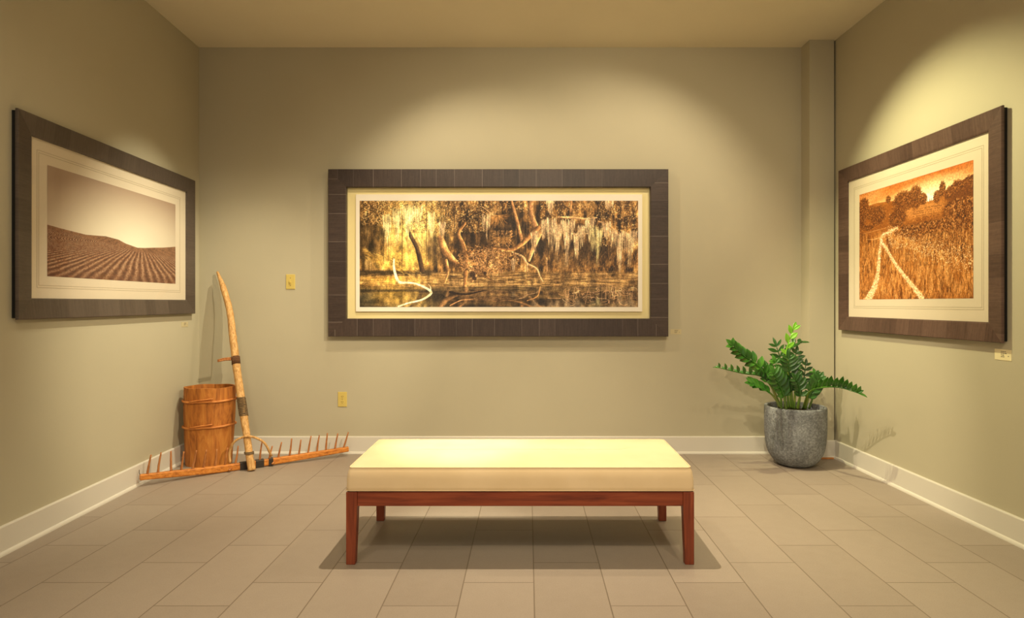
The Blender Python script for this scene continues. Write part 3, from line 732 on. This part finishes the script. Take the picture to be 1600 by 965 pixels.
# iron straps and dowels
def strap(px, wd):
    c = beam_at(px); t = (beam_at(px+6)-beam_at(px-6)).normalized(); u = Vector((-t.y,t.x,0)).normalized()
    bm = bmesh.new(); rings = []
    for s_ in (-wd/2, wd/2):
        rings.append([rp(c+t*s_+u*a*.0215+Vector((0,0,b*.0268))) for a, b in ((-1,-.9),(-.9,-1),(.9,-1),(1,-.9),(1,.9),(.9,1),(-.9,1),(-1,.9))])
    loft(bm, rings); from_bm('iron_strap', bm, M['iron'], rk)
for px, wd in ((381,.05),(407,.055),(423,.03)): strap(px, wd)
for px in (360.5, 428.5):
    c = beam_at(px); bm = bmesh.new(); tube(bm, [rp(c+Vector((.004,-.012,-.004))), rp(c+Vector((.004,-.046,-.008)))], .007, 8); from_bm('dowel', bm, M['tine'], rk, True)
c = B0; bm = bmesh.new(); tube(bm, catmull([rp(c+Vector((0,.004,.012))),rp(c+Vector((-.006,.002,.030))),rp(c+Vector((-.012,.012,.045)))],4), .0022, 6); from_bm('wire_hook', bm, M['iron'], rk, True)

# ------------------------------------------------------------------ potted plant
PX, PY = 1.971, 4.505
pl = tag(empty('potted_plant', (PX,PY,0)), 'glossy green leafy plant in a round speckled grey pot, right corner', 'potted plant')
bm = bmesh.new()
prof = [(.001,0),(.085,0),(.112,.006),(.140,.022),(.165,.050),(.186,.085),(.200,.125),(.208,.175),(.213,.24),(.215,.31),(.215,.40),(.214,.430),(.211,.434),(.196,.434),(.193,.430),(.193,.36),(.19,.33),(.001,.33)]
R = [[Vector((r*math.cos(a), r*math.sin(a), z)) for a in [2*PI*k/56 for k in range(56)]] for r, z in prof]
loft(bm, R); pot = from_bm('pot', bm, M['pot'], pl, True)
bm = bmesh.new(); R = []
for r in (.192,.15,.1,.05,.003):
    R.append([Vector((r*math.cos(a), r*math.sin(a), .385+(.192-r)*.06+random.uniform(-.004,.004))) for a in [2*PI*k/40 for k in range(40)]])
R = [[Vector((.192*math.cos(a), .192*math.sin(a), .335)) for a in [2*PI*k/40 for k in range(40)]]] + R
loft(bm, R); from_bm('soil', bm, M['soil'], pl, True)

def leaf(bm, base, d, up, L, w, curl=.15):
    """pointed oval leaf with a folded midrib"""
    d = d.normalized(); s = d.cross(up)
    if s.length < 1e-3: s = d.orthogonal()
    s.normalize(); n = s.cross(d).normalized()
    prof = [(0,.06),(.12,.42),(.28,.82),(.46,1.0),(.64,.92),(.80,.62),(.92,.28),(1,.02)]
    rows = []
    for f, k in prof:
        c = base + d*L*f - n*L*curl*f*f
        h = w*.5*k
        rows.append([c-s*h+n*h*.22, c-s*h*.5+n*h*.06, c-n*.0015, c+s*h*.5+n*h*.06, c+s*h+n*h*.22])
    top = [[bm.verts.new(p) for p in r] for r in rows]; bot = [[bm.verts.new(p-n*.0014) for p in r] for r in rows]
    for A_, flip in ((top,0),(bot,1)):
        for a, b in zip(A_, A_[1:]):
            for i in range(4):
                q = (a[i],a[i+1],b[i+1],b[i]); bm.faces.new(q[::-1] if flip else q)
    for i in (0,4):
        for j in range(len(rows)-1):
            bm.faces.new((top[j][i],top[j+1][i],bot[j+1][i],bot[j][i]))
def PP(cx, cy, d): return at(1090+cx/3.446, 480+cy/3.446, d) - Vector((PX,PY,0))
def frond(pts, n, L, wd, mat='leaf', start=.3, mode='pair', upv=(0,-.4,1), r0=.009, spread=.95, seed=0, lift=0):
    q = random.Random(seed); P = [PP(*p) for p in pts]; C = catmull(P, 10)
    bm = bmesh.new(); tube(bm, C, lambda f: r0*(1-.72*f), 8); st = from_bm('stem', bm, M['stem'], pl, True)
    up = Vector(upv).normalized(); m = len(C)-1
    bm = bmesh.new(); k0 = int(start*m); tube(bm, C[k0:], lambda f: r0*(1-.72*(start+(1-start)*f))+.0004, 8)     # green rachis that carries the leaflets
    for k in range(n):
        f = start+(1-start)*k/(n-1); i = min(int(f*m), m-1); p = C[i].lerp(C[i+1], f*m-i)
        t = (C[min(i+1,m)]-C[max(i-1,0)]).normalized(); s = t.cross(up).normalized()
        e = .72+.5*math.sin(PI*min(1,(k+.8)/(n)))*.7
        sides = (-1,1) if mode == 'pair' else ((1 if k % 2 else -1),)
        if mode == 'up': sides = (-1,1)
        for sd in sides:
            if mode == 'up': dr = t*(.35 if sd < 0 else .75) + Vector((0,sd*.45,0)) + Vector((0,0,1))*(.95 if sd < 0 else .35)
            else: dr = t*(.62+q.uniform(-.1,.1)) + s*sd*spread + up*(.22+lift)
            leaf(bm, p, dr + Vector([q.uniform(-.08,.08) for _ in range(3)]), up if mode != 'up' else Vector((0,-1,.2)), L*e*q.uniform(.9,1.08)*(.75 if mode == 'up' and sd > 0 else 1), wd*e*q.uniform(.92,1.06)*(.7 if mode == 'up' and sd > 0 else 1), q.uniform(.05,.2))
    leaf(bm, C[-1], (C[-1]-C[-2]), up, L*.85, wd*.75)
    from_bm('leaflets', bm, M[mat], st, True)
# (crop px, crop py, depth)
frond([(450,545,4.43),(405,440,4.36),(345,372,4.30),(240,354,4.26),(120,326,4.24)], 10, .058, .024, 'leaf', .36, 'up', seed=1)
frond([(440,540,4.46),(395,420,4.44),(330,318,4.42),(250,262,4.40),(192,206,4.38)], 9, 0.083, 0.045, 'leaf', .30, 'pair', (-.4,-.9,.5), seed=2, spread=.6)
frond([(455,545,4.38),(400,470,4.30),(340,432,4.26),(300,416,4.24)], 5, 0.083, 0.052, 'leaf', .4, 'pair', (0,-.7,1), seed=3, spread=.6)
frond([(505,545,4.45),(492,400,4.44),(476,260,4.43),(492,185,4.42),(516,120,4.42)], 6, 0.073, 0.038, 'leaf_new', .52, 'alt', (0,-1,.4), seed=4, spread=.45)
frond([(490,545,4.50),(476,380,4.52),(450,290,4.52),(425,212,4.53)], 6, 0.088, 0.031, 'leaf_dark', .4, 'pair', (0,-1,.3), seed=5)
frond([(512,545,4.40),(505,440,4.36),(494,340,4.33),(490,280,4.32)], 7, 0.088, 0.038, 'leaf_dark', .3, 'pair', (0,-1,.3), seed=6)
frond([(535,545,4.50),(556,460,4.52),(572,380,4.53),(582,312,4.54)], 6, 0.064, 0.029, 'leaf_dark', .3, 'pair', (0,-1,.35), seed=7)
frond([(568,545,4.42),(600,460,4.30),(660,432,4.18),(760,430,4.06),(856,458,3.97)], 11, .080, .038, 'leaf', .34, 'up', seed=8)
frond([(580,545,4.38),(600,480,4.34),(630,430,4.32),(652,392,4.31)], 5, 0.081, 0.049, 'leaf_dark', .3, 'pair', (-.2,-1,.3), seed=9, spread=.5)
frond([(492,400,4.45),(486,270,4.46),(512,206,4.47),(560,190,4.48)], 6, 0.069, 0.031, 'leaf_dark', .45, 'alt', (0,-.5,1), seed=10, spread=.5)
frond([(452,545,4.52),(440,440,4.55),(385,350,4.58),(330,318,4.60)], 7, 0.078, 0.043, 'leaf', .3, 'pair', (0,-1,.4), seed=11)
frond([(478,548,4.35),(462,470,4.30),(436,410,4.27),(414,360,4.26)], 6, 0.083, 0.047, 'leaf', .3, 'pair', (0,-1,.4), seed=12)
frond([(540,548,4.38),(552,470,4.34),(545,420,4.33),(530,390,4.32)], 5, 0.073, 0.040, 'leaf_dark', .3, 'pair', (0,-1,.4), seed=13)
frond([(520,548,4.45),(525,430,4.46),(516,320,4.47),(530,250,4.48)], 6, 0.078, 0.036, 'leaf_dark', .35, 'pair', (0,-1,.3), seed=14)
frond([(470,548,4.42),(470,470,4.38),(455,410,4.36),(420,300,4.36)], 6, 0.075, 0.040, 'leaf', .3, 'pair', (0,-1,.4), seed=15)
frond([(600,545,4.55),(625,470,4.58),(640,400,4.60),(632,360,4.62)], 6, 0.062, 0.036, 'leaf', .35, 'pair', (0,-1,.4), seed=16)

# ------------------------------------------------------------------ lamps of the room, and an added fill light
def look(o, tgt):
    d = Vector(tgt)-o.location; o.rotation_euler = d.to_track_quat('-Z','Y').to_euler()
def spot(name, loc, tgt, power, deg, blend=.35, size=.03, col=(1,.80,.52)):
    l = bpy.data.lights.new(name, 'SPOT'); l.energy = power; l.spot_size = math.radians(deg); l.spot_blend = blend; l.shadow_soft_size = size; l.color = col
    o = bpy.data.objects.new(name, l); COL.objects.link(o); o.location = loc; look(o, tgt); return o
def area(name, loc, tgt, power, sx, sy, col=(1,.86,.64)):
    l = bpy.data.lights.new(name, 'AREA'); l.shape = 'RECTANGLE'; l.size = sx; l.size_y = sy; l.energy = power; l.color = col
    o = bpy.data.objects.new(name, l); COL.objects.link(o); o.location = loc; look(o, tgt); return o
W1, W2 = (1,.84,.58), (1,.87,.60)
spot('track_spotlight', (-.89,3.56,3.17), (-.05,BACK,.75), 76, 100, .6, .012, W1)
spot('track_spotlight', (1.28,3.56,3.17), (.25,BACK,.85), 76, 108, .6, .012, W1)
spot('track_spotlight', (-.60,3.40,3.17), (-.88,BACK,1.25), 120, 30, 1, .03, W2)
spot('track_spotlight', (.15,3.40,3.17), (.0,BACK,1.10), 60, 36, 1, .03, W2)
spot('track_spotlight', (-.04,3.10,3.18), (-.04,3.05,0), 380, 88, .8, .012, W1)
spot('track_spotlight', (-.35,3.3,3.18), (-.36,3.2,.44), 330, 20, 1, .03, (1,.94,.66))
spot('track_spotlight', (.25,3.3,3.18), (.20,3.25,.44), 60, 16, 1, .03, (1,.92,.62))
spot('track_spotlight', (-1.2,4.05,3.17), (-2.56,4.15,.80), 260, 58, 1, .012, (1,.90,.64))
spot('track_spotlight', (1.05,3.9,3.17), (2.4,3.4,.95), 250, 82, .7, .012, (1,.91,.50))
spot('track_spotlight', (1.6,1.0,3.17), (-2.3,4.6,.75), 520, 32, .7, .015, W1)
spot('track_spotlight', (-.1,3.45,3.17), (2.2,4.2,.55), 260, 34, .8, .010, W1)
spot('track_spotlight', (.2,.40,3.17), (.5,4.7,.9), 170, 72, .6, .02, W1)
spot('track_spotlight', (-1.3,1.0,3.17), (-1.9,3.6,.0), 72, 84, .8, .03, W1)
spot('track_spotlight', (1.3,.6,3.17), (1.7,2.8,0), 72, 84, .8, .03, W1)
area('added_fill_light', (0,-.1,3.2), (0,-.1,0), 40, 3.2, .8, (1,.87,.66))  # unseen fill panel added under the ceiling to raise the ambient level

w = bpy.data.worlds.new('gallery'); SC.world = w; w.use_nodes = True
w.node_tree.nodes['Background'].inputs[0].default_value = (1,.86,.68,1); w.node_tree.nodes['Background'].inputs[1].default_value = .75

cam = bpy.data.cameras.new('camera'); co = bpy.data.objects.new('camera', cam); COL.objects.link(co); SC.camera = co
co.location = (0,0,CAMZ); co.rotation_euler = (PI/2,0,0)
cam.sensor_fit = 'HORIZONTAL'; cam.sensor_width = 36; cam.lens = F/1600*36
cam.shift_x = (800-CX)/1600; cam.shift_y = (CY-482.5)/1600; cam.clip_start = .05
SC.view_settings.view_transform = 'Standard'; SC.view_settings.look = 'None'; SC.view_settings.gamma = 1; SC.view_settings.use_curve_mapping = False
SC.view_settings.exposure = -.09
